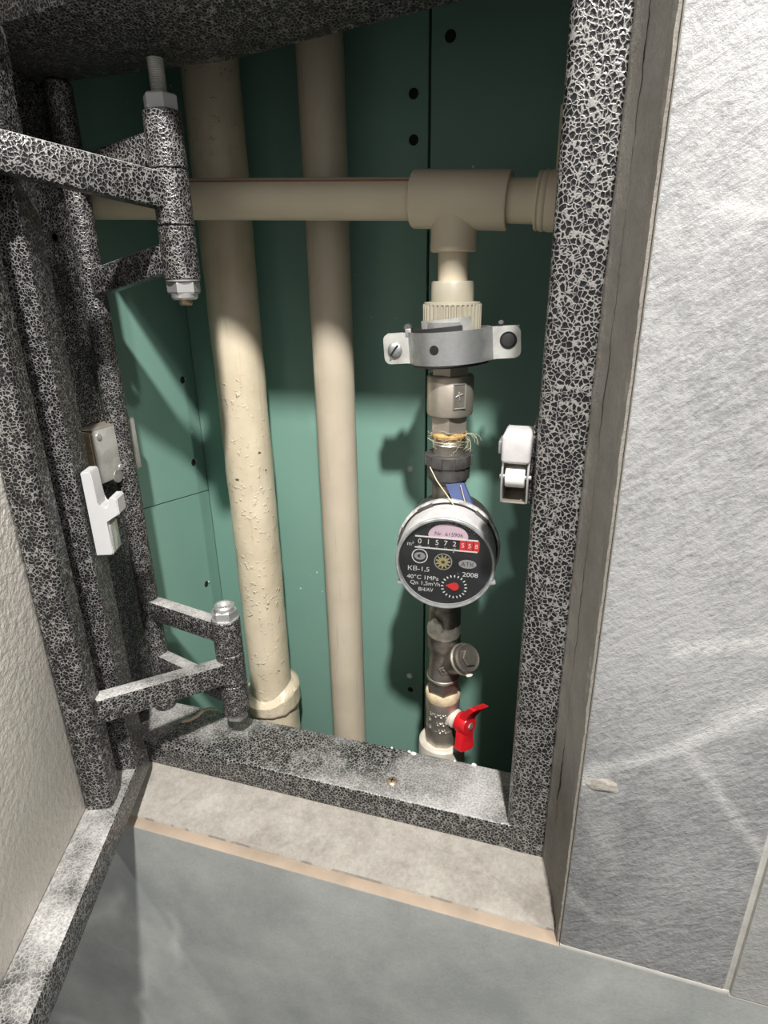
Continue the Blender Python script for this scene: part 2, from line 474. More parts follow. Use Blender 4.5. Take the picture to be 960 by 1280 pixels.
# ---- mortar between steel frame and tiles
def bottom_mortar(u, v, back=False):
    x = -.362 + (.0225 + .362) * u
    y = TB - .0003 + (.3245 - TB) * v
    z = -.3852 + (.0085) * v
    if not back:
        e = min(v, 1 - v) * 4; e = min(1, e)
        z += (.0016 * nz3((x, y, 0), 55) + .0009 * nz3((x, y, 3), 160) + .0005 * nz3((x, y, 6), 420)) * e + .0007 * nz3((x, 0, 1), 90) * v
    return (x, y, z)
MB().slab(bottom_mortar, 180, 26, (0, 0, -.006)).build('mortar', 'mortar', wf, sharp=80)
crack_c = [(.30 + .035 * noise.noise(V((i * .16, 0, 5))) + .012 * noise.noise(V((i * .9, 2, 5)))) for i in range(241)]
def reveal(u, v, back, a, b):
    """v runs from the steel jamb to the tile edge"""
    z = -.3865 + .56 * u
    i = u * 240; i0 = int(min(239, i)); c = crack_c[i0] + (crack_c[i0 + 1] - crack_c[i0]) * (i - i0)
    gap = max(0, .004 + .03 * noise.noise(V((u * 9, 0, 9))))
    lo = (c + gap) if a else 0.; hi = 1. if a else (c - gap)
    q = lo + (hi - lo) * v
    x = .0088 + (.0230 - .0088) * (q ** .8); y = .3238 + (FACE + .0018 - .3238) * q
    if not back:
        x += .0007 * nz3((z, q * .05, 1), 60) + .0004 * nz3((z, q * .05, 2), 260)
        # thick smear of adhesive right behind the tile edge
        s_ = max(0, min(1, (q - (.80 + .05 * nz3((z, 7, 0), 22))) * 14)); x -= .0013 * s_
    return (x, y, z)
MB().slab(lambda u, v, back=False: reveal(u, v, back, 0, 0), 240, 6, (.004, .004, 0)).build('mortar', 'mortar_dark', wf, sharp=80)
MB().slab(lambda u, v, back=False: reveal(u, v, back, 1, 0), 240, 16, (.004, .004, 0)).build('mortar', 'mortar_dark', wf, sharp=80)
MB().slab(lambda u, v, back=False: (.0088 + .0016 + .014 * (v * .7) ** .8, .3238 - .0424 * v * .7 + .0010, -.3865 + .56 * u), 4, 8, (.006, .006, 0)).build('crack_bed', 'crack', wf)
def left_mortar(u, v, back=False):
    z = -.386 + .53 * u
    return (-.3715 + .0115 * v + (0 if back else .0008 * nz3((z, v, 0), 80)), TB + .0425 * v, z)
MB().slab(left_mortar, 60, 4, (-.004, .002, 0)).build('mortar', 'mortar_dark', wf, sharp=80)
def top_mortar(u, v, back=False):
    x = -.362 + .385 * u
    return (x, TB + .035 * v, .1685 + .008 * v + (0 if back else .0008 * nz3((x, v, 0), 80)))
MB().slab(top_mortar, 60, 4, (0, 0, .004)).build('mortar', 'mortar_dark', wf, sharp=80)

# ---- niche behind the hatch
BACK = .5
def screw_dot(mb_list, p, axis, r=.0028, rim=False, parent=None, mat='hole', depth=.0006):
    mb = MB(); mt = fr(V(p) - V(axis) * .0003, axis)
    mb.lathe([(r * 1.25, 0), (r * 1.05, .0006), (r * .95, .0007), (r * .85, .00045), (0.0001, .00045)], mt, 18)
    o = mb.build('screw_hole', ['plaster_spot' if rim else 'hole'], parent)
    if mat != 'hole' or rim:
        MB().lathe([(r * .84, .0003), (r * .8, .0008), (0.0001, .0010)], mt, 16).build('screw_head', mat, o)
    return o
wb = MB().box((-.36, BACK + .0125, -.56), (.12, BACK + .03, .46)).build('wall_back', 'substrate', origin=(-.12, BACK, -.56))
tag(wb, 'green moisture resistant board wall at the back of the niche', kind='structure')
b1 = MB().box((-.3402, BACK, -.555), (-.1185, BACK + .012, .45), .0007).build('board', 'green', wb)
b2 = MB().box((-.1168, BACK + .0004, -.555), (.10, BACK + .012, .45), .0007).build('board', 'green', wb)
AX = (0, -1, 0)
for (x, z, brd) in ((-.1293, .1197, b1), (-.1292, .0909, b1), (-.1034, .151, b2)):
    screw_dot(None, (x, BACK, z), AX, .0032, False, brd)
screw_dot(None, (-.1315, BACK, -.1608), AX, .0026, True, b1, 'zinc_dull')
screw_dot(None, (-.1322, BACK, -.3802), AX, .0028, True, b1, 'chip')
screw_dot(None, (-.1314, BACK, -.3967), AX, .0026, False, b1)
wl = MB().box((-.37, .375, -.56), (-.3525, BACK + .012, .46)).build('wall_left', 'substrate', origin=(-.36, .44, -.56))
tag(wl, 'green board side wall of the niche', kind='structure')
XL = -.34
def yz(y0, y1, zlo, zhi):   # side board between two (slanting) horizontal edges
    mb = MB(); vs = []
    for x in (XL, XL - .012):
        vs += [(x, y0, zlo(y0)), (x, y1, zlo(y1)), (x, y1, zhi(y1)), (x, y0, zhi(y0))]
    return mb.add(vs, [(0, 1, 2, 3), (7, 6, 5, 4), (0, 4, 5, 1), (1, 5, 6, 2), (2, 6, 7, 3), (3, 7, 4, 0)])
jn = lambda y: -.1835 - (.015 / .091) * (y - .406)
l1 = yz(.374, BACK - .0004, lambda y: jn(y) + .0005, lambda y: .45).build('board', 'green', wl)
l2 = yz(.374, BACK - .0004, lambda y: -.555, lambda y: jn(y) - .0005).build('board', 'green', wl)
for (y, z, b) in ((.481, -.0869, l1), (.481, -.1647, l1), (.4755, -.2921, l2)):
    o = screw_dot(None, (XL, y, z), (1, 0, 0), .0029, False, b)
    MB().lathe([(.0012, 0), (.0011, .0009), (.0001, .0011)], fr((XL - .0002, y + .0042, z + .0003), (1, 0, 0)), 10).build('torn_paper', 'plaster_spot', o)
wr = MB().box((.085, .371, -.56), (.10, BACK, .46)).build('wall_right', 'green', origin=(.09, .44, -.56))
tag(wr, 'green board on the far side of the niche behind the jamb', kind='structure')
cl = MB().box((-.36, .371, .45), (.12, BACK + .012, .465)).build('ceiling', 'green'); tag(cl, 'top of the niche', kind='structure')
rf = MB().box((-2.0, -2.4, -1.56), (2.0, FACE, -1.5)).build('floor', 'tile_grey'); tag(rf, 'bathroom floor in front of the wall', kind='structure')
fl = MB().box((-.37, .371, -.56), (.12, BACK + .03, -.545)).build('floor', 'substrate'); tag(fl, 'bottom of the niche below the sill', kind='structure')

# ================================================================== STEEL HATCH FRAME
frame = thing('hatch_frame', (-.165, .348, -.3766), 'black and silver speckled steel frame lining the wall opening', 'frame')
FY0, FY1 = .323, .373
MB().prism(rrect(-.0165, FY0, .0092, FY1, (.006, .0016, .002, .002)), fr((0, 0, -.3764), (0, 0, 1), (1, 0, 0)), .58).build('jamb', 'hammer', frame)
lj = MB().prism(rrect(-.361, FY0, -.335, FY1, (.0016, .0025, .0025, .0016)), fr((0, 0, -.3764), (0, 0, 1), (1, 0, 0)), .56).build('jamb', 'hammer_fine', frame)
MB().lathe([(.0034, 0), (.0030, .0006), (.0024, .0007), (.0022, .0002), (0.0001, .0002)], fr((-.3352, .3565, .0255), (1, 0, 0)), 18).build('bolt_hole', 'hole', lj)
# sill: profile in (Y, Z) run along X
mt = Matrix(((0, 0, 1, 0), (1, 0, 0, 0), (0, 1, 0, 0), (0, 0, 0, 1))); mt.translation = V((-.352, 0, 0))
sill = MB().prism(rrect(FY0 + .0002, -.3764, FY1, SILL_T, (.001, .001, .0016, .0016)), mt, .343).build('sill', 'hammer_sill', frame)
sc = MB(); mt = fr((-.1031, .3385, SILL_T - .0004), (0, 0, 1))
sc.lathe([(.0042, 0), (.0042, .0009), (.0034, .0017), (.002, .0020), (0.0001, .0021)], mt, 24)
sw = sc.build('screw', 'rusty', sill)
MB().box((-.0023, -.00035, .0019), (.0023, .00035, .0024), 0, mt).box((-.00035, -.0023, .0019), (.00035, .0023, .0024), 0, mt).build('cross_slot', 'hole', sw)
for k, (x, y, r) in enumerate(((-.0946, .3705, .0024), (-.0985, .3715, .0013), (-.047, .3720, .0018), (-.113, .3715, .0010), (-.062, .3716, .0008))):
    blob(k * 2.1, (x, y, SILL_T + .0002), r, r * .6, .0011).build('plaster_chip', 'chip', sill)
# lintel, slightly out of level
zr = lambda x: .1135 + .093 * max(0, x + .205); zfr = lambda x: .1225 + .085 * (x + .314)
lt = MB(); LY = .312
b = bmesh.new(); secs = []
for x in (-.352, -.205, 0.0):
    secs.append([b.verts.new(v) for v in ((x, LY, zfr(x)), (x, FY1, zr(x)), (x, FY1, .24), (x, LY, .24))])
for p, q in zip(secs, secs[1:]):
    for k in range(4): b.faces.new((p[k], p[(k + 1) % 4], q[(k + 1) % 4], q[k]))
b.faces.new(secs[0][::-1]); b.faces.new(secs[-1])
bmesh.ops.bevel(b, geom=[e for e in b.edges if abs(e.verts[0].co.x - e.verts[1].co.x) > .01], offset=.0015, segments=2, affect='EDGES', profile=.5)
lin = lt.bm(b).build('lintel', 'hammer_fine', frame)
for (x, y) in ((-.266, .338), (-.10, .352)):
    z = zfr(x) + (zr(x) - zfr(x)) * (y - LY) / (FY1 - LY)
    MB().lathe([(.0052, 0), (.0048, .0012), (.003, .0016), (0.0001, .0017)], fr((x, y, z + .0002), (0, -.15, -1)), 20).build('screw', 'rusty' if x < -.2 else 'hole', lin)

# ================================================================== DOOR
DA = math.atan2(-.936, .351)
DO = V((-.295, .300, 0)); dd = V((.351, -.936, 0)).normalized(); dn = V((-dd.y, dd.x, 0))
door = thing('hatch_door', DO + V((0, 0, -.3684)), 'open hatch door with cream backed panel in speckled steel frame', 'door', DA)
def L3(s, y, z): return V((s, y, z + .3684))       # door-local
def dbox(name, mat, s0, s1, y0, y1, z0, z1, bev=.0012, parent=door):
    return MB().box(L3(s0, y0, z0), L3(s1, y1, z1), bev).build(name, mat, parent, True)
PY = -.024
dbox('panel', 'panel', -.006, .335, PY - .0125, PY, -.362, .115, .0005)
dbox('tile_facing', 'bisque', -.020, .345, PY - .0225, PY - .0130, -.372, .125, .0008)
dbox('bottom_rail', 'hammer_rail', -.014, .338, PY, 0, -.3684, -.3464, .0014)
dbox('top_rail', 'hammer', -.014, .338, PY, 0, .100, .122, .0014)
def stile(s0, s1, y0, y1, z0, z1, r, mat):
    return MB().prism(rrect(s0, y0, s1, y1, (r, r, r, r)), Matrix.Translation(L3(0, 0, z0)), z1 - z0).build('stile', mat, door, True)
stile(-.012, .0128, PY, -.0002, -.3466, .1005, .0015, 'hammer_fine')
stA = stile(.029, .0495, PY, -.0048, -.3466, .1005, .004, 'hammer_dark')
stile(.316, .338, PY, -.0002, -.3466, .1005, .0015, 'hammer')
# hinge axis in door space
HX, HY = -.2375, .35
hv = V((HX, HY, 0)) - DO
hs, hy = hv.dot(dd), hv.dot(dn)
BR = .0108
for zb, za, z0, z1, ht in ((-.2872, -.2700, -.2990, -.2712, .0185), (.0465, .0610, .0288, .0580, .0190)):
    mb = MB(); bar(mb, L3(.038, -.008, za), L3(hs + .004, hy - .004, zb), .0125, ht)
    o = mb.build('hinge_arm', 'hammer_arm', door, True)
    MB().cyl(L3(hs, hy, z0), L3(hs, hy, z1), BR, 36, .0006).build('knuckle', 'hammer_fine', o, True)
for ch in door.children:
    if ch.name.startswith('hinge_arm'): pass

# white plastic strike on the door stile
hk = thing('strike_hook', DO + dn * .002 + V((0, 0, -.170)), 'white plastic forked strike hook fixed to the door stile', 'hook', DA)
prof = [(0, 0), (.0092, 0), (.0108, .0008), (.0112, .0022), (.0100, .0240), (.0185, .0278), (.0195, .0290), (.0195, .0385), (.0183, .0400), (.0152, .0400),
        (.0142, .0390), (.0142, .0335), (.0118, .0322), (.0095, .0325), (.0074, .0345), (.0070, .0375), (.0064, .0560), (.0055, .0575), (.0010, .0575), (0, .0565)]
mt = Matrix(((0, 0, 1, -.004), (1, 0, 0, 0), (0, 1, 0, 0), (0, 0, 0, 1)))
b = bmesh.new(); n_ = len(prof)
vv = [b.verts.new(mt @ V((x, y, h))) for h in (0, .0135) for x, y in prof]
for i in range(n_): b.faces.new((vv[i], vv[(i + 1) % n_], vv[n_ + (i + 1) % n_], vv[n_ + i]))
b.faces.new(vv[:n_][::-1]); b.faces.new(vv[n_:])
bmesh.ops.bevel(b, geom=[e for e in b.edges if abs((e.verts[0].co - e.verts[1].co).x) < 1e-5], offset=.0006, segments=2, affect='EDGES')
MB().bm(b).build('hook_body', 'white_plastic', hk, True)
MB().box((-.0036, .0100, .002), (.0085, .0122, .021), .0008).build('metal_insert', 'steel', hk, True)

# ================================================================== HINGE LINK (rod, arms, knuckles)
RX, RY = -.322, .369
link = thing('hinge_link', (RX, RY, SILL_T), 'speckled steel swing arm with round rod and two bolted hinge barrels', 'hinge')
MB().cyl((RX, RY, -.3475), (RX, RY, .1135), .0081, 36, .0012).build('rod', 'hammer_fine', link)
MB().lathe([(.0088, 0), (.0092, .001), (.0088, .0046), (.006, .0055), (.006, .0085)], fr((RX, RY - .002, SILL_T), (0, 0, 1)), 28).build('pivot_foot', 'hammer_fine', link)
for za, zb, ht in ((-.2560, -.2550, .0175), (-.3080, -.3130, .0165), (.0625, .0700, .0170), (-.0030, .0120, .0165)):
    mb = MB(); bar(mb, (RX + .004, RY - .0009, za), (HX - .004, HY + .0009, zb), .0110, ht)
    mb.build('arm', 'hammer_arm', link)
for z0, z1 in ((-.3270, -.2995), (-.2707, -.2420), (-.0015, .0283), (.0585, .0872)):
    MB().cyl((HX, HY, z0), (HX, HY, z1), BR, 36, .0006).build('knuckle', 'hammer_fine', link)
# lower barrel: lock nut on top, bolt head below
def lock_nut(p, d, r=.0098, h=.0075):
    mb = MB(); p = V(p); d = V(d)
    mb.lathe([(r * 1.04, 0), (r * 1.04, .0008)], fr(p, d), 32)
    mb.hexa(p + d * .0008, p + d * (.0008 + h), r, .0012, .35)
    mb.lathe([(r * .84, h), (r * .80, h + .003), (r * .68, h + .0042), (r * .52, h + .0042), (r * .50, h + .002), (0.0001, h + .002)], fr(p, d), 32)
    return mb
lock_nut((HX, HY, -.2420), (0, 0, 1)).build('lock_nut', 'steel', link)
MB().hexa((HX, HY, -.3345), (HX, HY, -.3270), .0088, .0010, .2).build('bolt_head', 'zinc', link)
lock_nut((HX, HY, -.0015), (0, 0, -1), .0100).build('lock_nut', 'steel', link)
MB().cyl((HX, HY, -.0165), (HX, HY, -.012), .0042, 24, .0008).build('bolt_end', 'rusty', link)
MB().hexa((HX, HY, .0872), (HX, HY, .0955), .0096, .0009, .25).build('bolt_head', 'white_plastic', link)
th = MB(); prof = []
for i in range(34): prof.append((.0040 if i % 2 else .0045, .0955 + i * .00052))
th.lathe(prof, fr((HX, HY, 0), (0, 0, 1)), 20)
th.build('threaded_rod', 'zinc_dull', link)

# ================================================================== ROLLER CATCHES
rc = thing('roller_catch', (-.026, .343, -.122), 'small roller catch with white roller on the right jamb edge', 'catch')
X0, X1 = -.0342, -.0192
MB().box((X1 + .0002, .334, -.1235), (-.0163, .362, -.0775), .0012).build('mounting_plate', 'hammer_fine', rc)
for x in (X0, X1 - .0010):
    MB().prism([(.3300, -.1215), (.3565, -.1215), (.3565, -.083), (.3330, -.083), (.3300, -.098), (.3268, -.104), (.3268, -.112)],
               Matrix(((0, 0, 1, x), (1, 0, 0, 0), (0, 1, 0, 0), (0, 0, 0, 1))), .0010).build('side_plate', 'steel', rc)
MB().box((X0 + .0010, .3515, -.1215), (X1 - .001, .3535, -.084), .0004).build('back_plate', 'brass_mid', rc)
MB().box((X0 + .0010, .3305, -.1222), (X1 - .001, .3525, -.1212), .0003).build('lower_plate', 'brass', rc)
MB().box((X0 - .0006, .3262, -.0982), (X1 + .0002, .3520, -.0818), .0022, None, 3).build('cap', 'cap_grey', rc)
MB().box((X0 - .0030, .332, -.0945), (X0, .345, -.0865), .0012).build('cap_lug', 'zinc', rc)
MB().cyl((X0 + .0022, .3318, -.1068), (X1 - .0022, .3318, -.1068), .0058, 32, .0005).build('roller', 'roller_white', rc)
MB().cyl((X0 - .0012, .3318, -.1068), (X1 + .0012, .3318, -.1068), .0013, 14, .0002).build('pin', 'steel', rc)

lc = thing('catch_body', (-.328, .358, -.139), 'metal catch housing on the left jamb, partly behind the hinge rod', 'catch')
MB().box((-.3345, .3345, -.1385), (-.3325, .386, -.0995), .0006).build('base_plate', 'brass', lc)
MB().box((-.3325, .3365, -.1370), (-.3195, .3375, -.1005), .0004).build('front_plate', 'rusty', lc)
MB().box((-.3325, .3390, -.1370), (-.3195, .3400, -.1005), .0004).build('front_plate', 'brass', lc)
MB().box((-.3325, .3400, -.1000), (-.3190, .384, -.0990), .0004).build('top_plate', 'brass', lc)
MB().box((-.3205, .3400, -.1385), (-.3190, .3840, -.0998), .0005).build('side_plate', 'zinc_dull', lc)
for (y, z) in ((.3445, -.1045), (.361, -.132)):
    MB().lathe([(.0026, 0), (.0023, .0009), (.001, .0013), (.0001, .0013)], fr((-.3192, y, z), (1, 0, 0)), 16).build('rivet', 'steel', lc)
MB().cyl((-.3330, .357, -.1375), (-.3188, .357, -.1375), .0052, 24, .0005).build('roller', 'zinc', lc)

# ================================================================== RISERS
def riser(name, x, y, r, mat, label, wob=0.):
    """painted vertical pipe, brush-uneven surface"""
    t = thing(name, (x, y, -.545), label, 'pipe')
    n, k = 48, 160; vs = []; fs = []
    for j in range(k + 1):
        z = -.545 + .995 * j / k
        for i in range(n):
            a = 2 * math.pi * i / n; q = V((math.cos(a), math.sin(a), 0))
            rr = r + wob * (.0007 * noise.noise(V((q.x * 1.5, q.y * 1.5, z * 30))) + .00035 * noise.noise(V((q.x * 5, q.y * 5, z * 110))))
            vs.append((x + q.x * rr, y + q.y * rr, z))
    for j in range(k):
        for i in range(n):
            q = (i + 1) % n; fs.append((j * n + i, j * n + q, (j + 1) * n + q, (j + 1) * n + i))
    mb = MB(); mb.add(vs, fs); mb.build('pipe_wall', mat, t, sharp=80)
    return t
P1X, P1Y = -.2697, .463
p1 = riser('riser_pipe', P1X, P1Y, .0207, 'pipe_cream', 'thick cream painted steel riser with chipped blistered paint', 1.)
# paint-caked coupling at its foot
n, k = 64, 26; vs = []; fs = []
for j in range(k + 1):
    h = j / k
    for i in range(n):
        a = 2 * math.pi * i / n; q = V((math.cos(a), math.sin(a), 0))
        lip = -.3955 + .0030 * noise.noise(V((q.x * 1.3, q.y * 1.3, 4))) + .0065 * math.cos(a - .9)
        z = -.545 + (lip + .545) * min(1, h / .8)
        rr = .0262 + .0012 * noise.noise(V((q.x * 3, q.y * 3, z * 70)))
        if h > .8: rr = .0262 + (.0200 - .0262) * ((h - .8) / .2) ** .7; z = lip + (h - .8) * .020
        vs.append((P1X + q.x * rr, P1Y + q.y * rr, z))
for j in range(k):
    for i in range(n):
        q = (i + 1) % n; fs.append((j * n + i, j * n + q, (j + 1) * n + q, (j + 1) * n + i))
mb = MB(); mb.add(vs, fs); mb.build('coupling', 'pipe_cream', p1, sharp=70)
# thick dried paint skirt with drips over the coupling
vs = []; fs = []; n = 90
for j in range(9):
    for i in range(n):
        a = 2 * math.pi * i / n; q = V((math.cos(a), math.sin(a), 0))
        top = -.3935 + .0030 * noise.noise(V((q.x * 1.3, q.y * 1.3, 4))) + .0065 * math.cos(a - .9)
        drip = -.4135 - .002 * noise.noise(V((q.x * 2, q.y * 2, 8))) - .004 * max(0, noise.noise(V((q.x * 3, q.y * 3, 2))))
        h = j / 8; z = drip + (top - drip) * h
        rr = (.0288 + .0006 * noise.noise(V((q.x * 6, q.y * 6, z * 160)))) if 0 < j < 8 else (.0262 if j == 0 else .0245)
        vs.append((P1X + q.x * rr, P1Y + q.y * rr, z))
for j in range(8):
    for i in range(n):
        q = (i + 1) % n; fs.append((j * n + i, j * n + q, (j + 1) * n + q, (j + 1) * n + i))
mb = MB(); mb.add(vs, fs); mb.build('paint_skirt', 'pipe_cream', p1, sharp=60)
riser('riser_pipe', -.1842, .4610, .0162, 'pipe_beige', 'slimmer smooth beige riser between thick riser and water meter', .25)

# ================================================================== BRANCH PIPE AND FITTINGS
CX, CY = -.082, .420
HPZ = .0436
tee_c = V((CX, CY, HPZ - .001))
hp_r = V((-.1090, .4215, HPZ + .0004)); hp_l = V((-.2550, .4010, .0484))
hd = (hp_r - hp_l).normalized()
hp_far = hp_l - hd * .084
mb = MB(); mb.cyl(hp_far, hp_r + hd * .010, .0126, 40)
bp = mb.build('branch_pipe', 'ppr'); tag(bp, 'horizontal grey beige plastic pipe with thin red stripe crossing both risers', 'pipe')
up = V((0, -.66, .75)).normalized(); up = (up - hd * up.dot(hd)).normalized()
bpl = V(bp.location)
sm = MB(); mt_ = [hp_far + up * .01262, hp_r + up * .01262]
sm.tube(mt_, .0006, 6); s_ = sm.build('red_stripe', 'red_line', bp)

tee = thing('pipe_tee', tee_c, 'grey beige plastic tee joining branch pipe to meter drop pipe', 'fitting')
mb = MB()
TL, TR = V((-.1085, CY + .0015, HPZ + .0003)), V((-.0480, CY - .001, HPZ - .0034))
a = (TR - TL).normalized()
mb.lathe([(.0135, 0), (.0164, 0), (.0170, .0008), (.0170, (TR - TL).length - .0012), (.0163, (TR - TL).length), (.0135, (TR - TL).length)], fr(TL, a), 48)
mb.build('run_body', 'ppr', tee)
MB().lathe([(.0145, 0), (.0145, .016), (.0147, .0235), (.0149, .0262), (.0146, .0283), (.0137, .0289), (.0110, .0289)], fr((CX, CY, .0410), (0, 0, -1)), 44).build('branch_socket', 'ppr', tee)
MB().cyl(TR - a * .004, TR + a * .022, .0127, 36).build('stub_pipe', 'ppr', tee)
EL = TR + a * .0165
el = thing('pipe_elbow', EL, 'grey beige plastic elbow disappearing behind the right jamb', 'fitting')
MB().lathe([(.0137, 0), (.0160, 0), (.0166, .0012), (.0160, .0024), (.0168, .0036), (.0168, .005), (.0162, .0062), (.0168, .0075), (.0168, .030), (.012, .030)], fr(EL, a), 44).build('socket', 'ppr', el)
MB().cyl(EL + a * .026, EL + a * .026 + V((0, .0, .05)), .0165, 36, .001).build('riser_socket', 'ppr', el)

ad = thing('threaded_adapter', (CX, CY, -.034), 'ivory plastic pipe adapter with ribbed collar above the clamp', 'fitting')
MB().cyl((CX, CY, .0135), (CX, CY, -.012), .0098, 32).build('drop_pipe', 'ppr', ad)
MB().lathe([(.0100, .0), (.0132, .0), (.0139, .0010), (.0139, .016), (.01, .016)], fr((CX, CY, -.0050), (0, 0, -1)), 40).build('sleeve', 'ppr_white', ad)
prof = []
NR = 34
for i in range(NR * 4):
    a_ = 2 * math.pi * i / (NR * 4); r = .0193 if (i % 4) < 2 else .0180
    prof.append((r * math.cos(a_), r * math.sin(a_)))
MB().prism(prof, fr((CX, CY, -.0350), (0, 0, 1)), .0158).build('ribbed_collar', 'ppr_white', ad)
MB().lathe([(.0186, 0), (.0184, .0012), (.0145, .0016), (.0138, .0016)], fr((CX, CY, -.0193), (0, 0, 1)), 40).build('collar_top', 'ppr_white', ad)

# ---- clamp
cz = -.0455
clamp = thing('pipe_clamp', (CX, CY + .03, cz - .011), 'galvanised two-eared pipe clamp gripping the adapter above the meter', 'clamp')
tilt = Matrix.Translation((CX, CY, cz)) @ Matrix.Rotation(math.radians(-4.2), 4, 'Y')
RO = .0268
def clamp_half(sgn, xl, xr, zl, zh):
    """band bulging to sgn*Y with flat ears"""
    outer = []; inner = []
    N = 26; g0 = .0022
    a0 = math.asin(g0 / RO)
    for i in range(N + 1):
        a_ = math.pi - a0 - (math.pi - 2 * a0) * i / N
        outer.append((RO * math.cos(a_), RO * math.sin(a_))); inner.append(((RO - .0020) * math.cos(a_), (RO - .0020) * math.sin(a_)))
    pts = [(-xl, g0 + .0019)] + [(-RO - .0018, g0 + .0019)] + outer[2:-2] + [(RO + .0018, g0 + .0019), (xr, g0 + .0019)]
    pin = [(-xl, g0)] + [(-RO - .0002, g0)] + inner[2:-2] + [(RO + .0002, g0), (xr, g0)]
    vs = []; fs = []
    for (o_, i_) in zip(pts, pin):
        for (q, z) in ((o_, zh), (o_, zl), (i_, zl), (i_, zh)): vs.append((q[0], sgn * q[1], z))
    K = len(pts)
    for j in range(K - 1):
        for q in range(4):
            p = (q + 1) % 4; fs.append((j * 4 + q, j * 4 + p, (j + 1) * 4 + p, (j + 1) * 4 + q))
    fs += [(0, 1, 2, 3), tuple((K - 1) * 4 + q for q in (3, 2, 1, 0))]
    return MB().add(vs, fs, 0, tilt)
clamp_half(-1, .030, .030, -.0105, .0105).build('front_band', 'zinc', clamp)
clamp_half(1, .045, .045, -.0100, .0100).build('rear_band', 'zinc_dull', clamp)
def ear(x0, x1):
    lo, hi = min(x0, x1), max(x0, x1)
    out = x1
    pr = rrect(lo, -.0102, hi, .0102, (.0045, .0005, .0005, .0045) if x1 < 0 else (.0005, .0045, .0045, .0005))
    mt = tilt @ Matrix(((1, 0, 0, 0), (0, 0, 1, -.0042), (0, 1, 0, 0), (0, 0, 0, 1)))
    return MB().prism(pr, mt, .0021)
e1 = ear(-.0275, -.0465).build('ear', 'zinc_dull', clamp); e2 = ear(.0275, .0465).build('ear', 'zinc_dull', clamp)
q = lambda x, y, z: tilt @ V((x, y, z))
# screw head left, empty hole with bolt right, centre hole
mt = fr(q(-.0385, -.0042, -.0008), tilt.to_3x3() @ V((0, -1, 0)))
sw = MB().lathe([(.0052, 0), (.0050, .0012), (.0040, .0022), (.0020, .0027), (.0001, .0028)], mt, 24).build('screw', 'zinc', clamp)
MB().box((-.0045, -.0006, .0022), (.0045, .0006, .0030), 0, mt @ Matrix.Rotation(.95, 4, 'Z')).build('slot', 'hole', sw)
mt = fr(q(.0385, -.0042, .0012), tilt.to_3x3() @ V((0, -1, 0)))
h_ = MB().lathe([(.0056, 0), (.0054, .0004), (.0050, .0004), (.0046, .0001), (.0001, .0001)], mt, 24).build('bolt_hole', 'hole', clamp)
MB().lathe([(.0046, 0), (.0042, .0006), (.003, .0008), (.0001, .0008)], mt, 20).build('bolt', 'rubber', h_)
mt = fr(q(-.006, -RO + .0002 + .0006, -.0003), tilt.to_3x3() @ V((-.2, -1, 0)))
MB().lathe([(.0031, 0), (.0030, .0004), (.0001, .00045)], mt, 24).build('thread_hole', 'hole', clamp)
# rubber liner standing proud above the band, and the bent shim strip
def arc_strip(r0, r1, a0, a1, z0, z1, n=30, zt=0.):
    vs = []; fs = []
    for i in range(n + 1):
        a_ = math.radians(a0 + (a1 - a0) * i / n)
        c_, s2 = math.cos(a_), math.sin(a_); dz = zt * i / n
        for (r, z) in ((r1, z1), (r1, z0), (r0, z0), (r0, z1)): vs.append((r * c_, -r * s2, z + dz))
    for j in range(n):
        for k in range(4):
            p = (k + 1) % 4; fs.append((j * 4 + k, j * 4 + p, (j + 1) * 4 + p, (j + 1) * 4 + k))
    fs += [(0, 1, 2, 3), tuple(n * 4 + k for k in (3, 2, 1, 0))]
    return MB().add(vs, fs, 0, tilt)
arc_strip(.0225, .0264, 62, 176, -.011, .0138, 30, -.002).build('rubber_liner', 'rubber', clamp)
arc_strip(.0150, .0248, 0, 360, -.0125, -.0100, 40).build('rubber_base', 'rubber', clamp)
arc_strip(.0206, .0214, 40, 140, .006, .0185, 24, -.001).build('shim', 'zinc_dull', clamp)
arc_strip(.0218, .0226, 62, 118, .004, .0155, 20, .001).build('shim', 'zinc', clamp)
for (x, y, z, r) in ((-.0300, .004, .0110, .0032), (.0330, .006, .0098, .0022)):
    MB().lathe([(r * .6, -.006), (r * .6, 0), (r, .0005), (r, .004), (r * .7, .0048)], fr(q(x, y, z), (0, -.6, .4)), 14).build('clamp_bolt', 'rubber', clamp)
MB().box((-.0305, -.0045, .0070), (-.0262, -.0025, .0128), .0006, tilt).build('bent_tab', 'zinc', clamp)
MB().cyl((CX, .446, cz), (CX, BACK - .0005, cz), .0035, 16).build('stud', 'zinc_dull', clamp)

# ---- check valve (brass)
cv = thing('check_valve', (CX, CY, -.1075), 'nickelled brass check valve between clamp and meter nut', 'valve')
MB().hexa((CX, CY, -.0560), (CX, CY, -.0660), .0135, .0006, math.radians(20)).build('top_hex', 'brass', cv)
body = MB().lathe([(.0120, 0), (.0150, .0004), (.0161, .0020), (.0161, .0255), (.0156, .0275), (.0130, .0285)], fr((CX, CY, -.0645), (0, 0, -1)), 48).build('body', 'brass', cv)
MB().hexa((CX, CY, -.0925), (CX, CY, -.1052), .0136, .0008, math.radians(20)).build('bottom_hex', 'brass', cv)
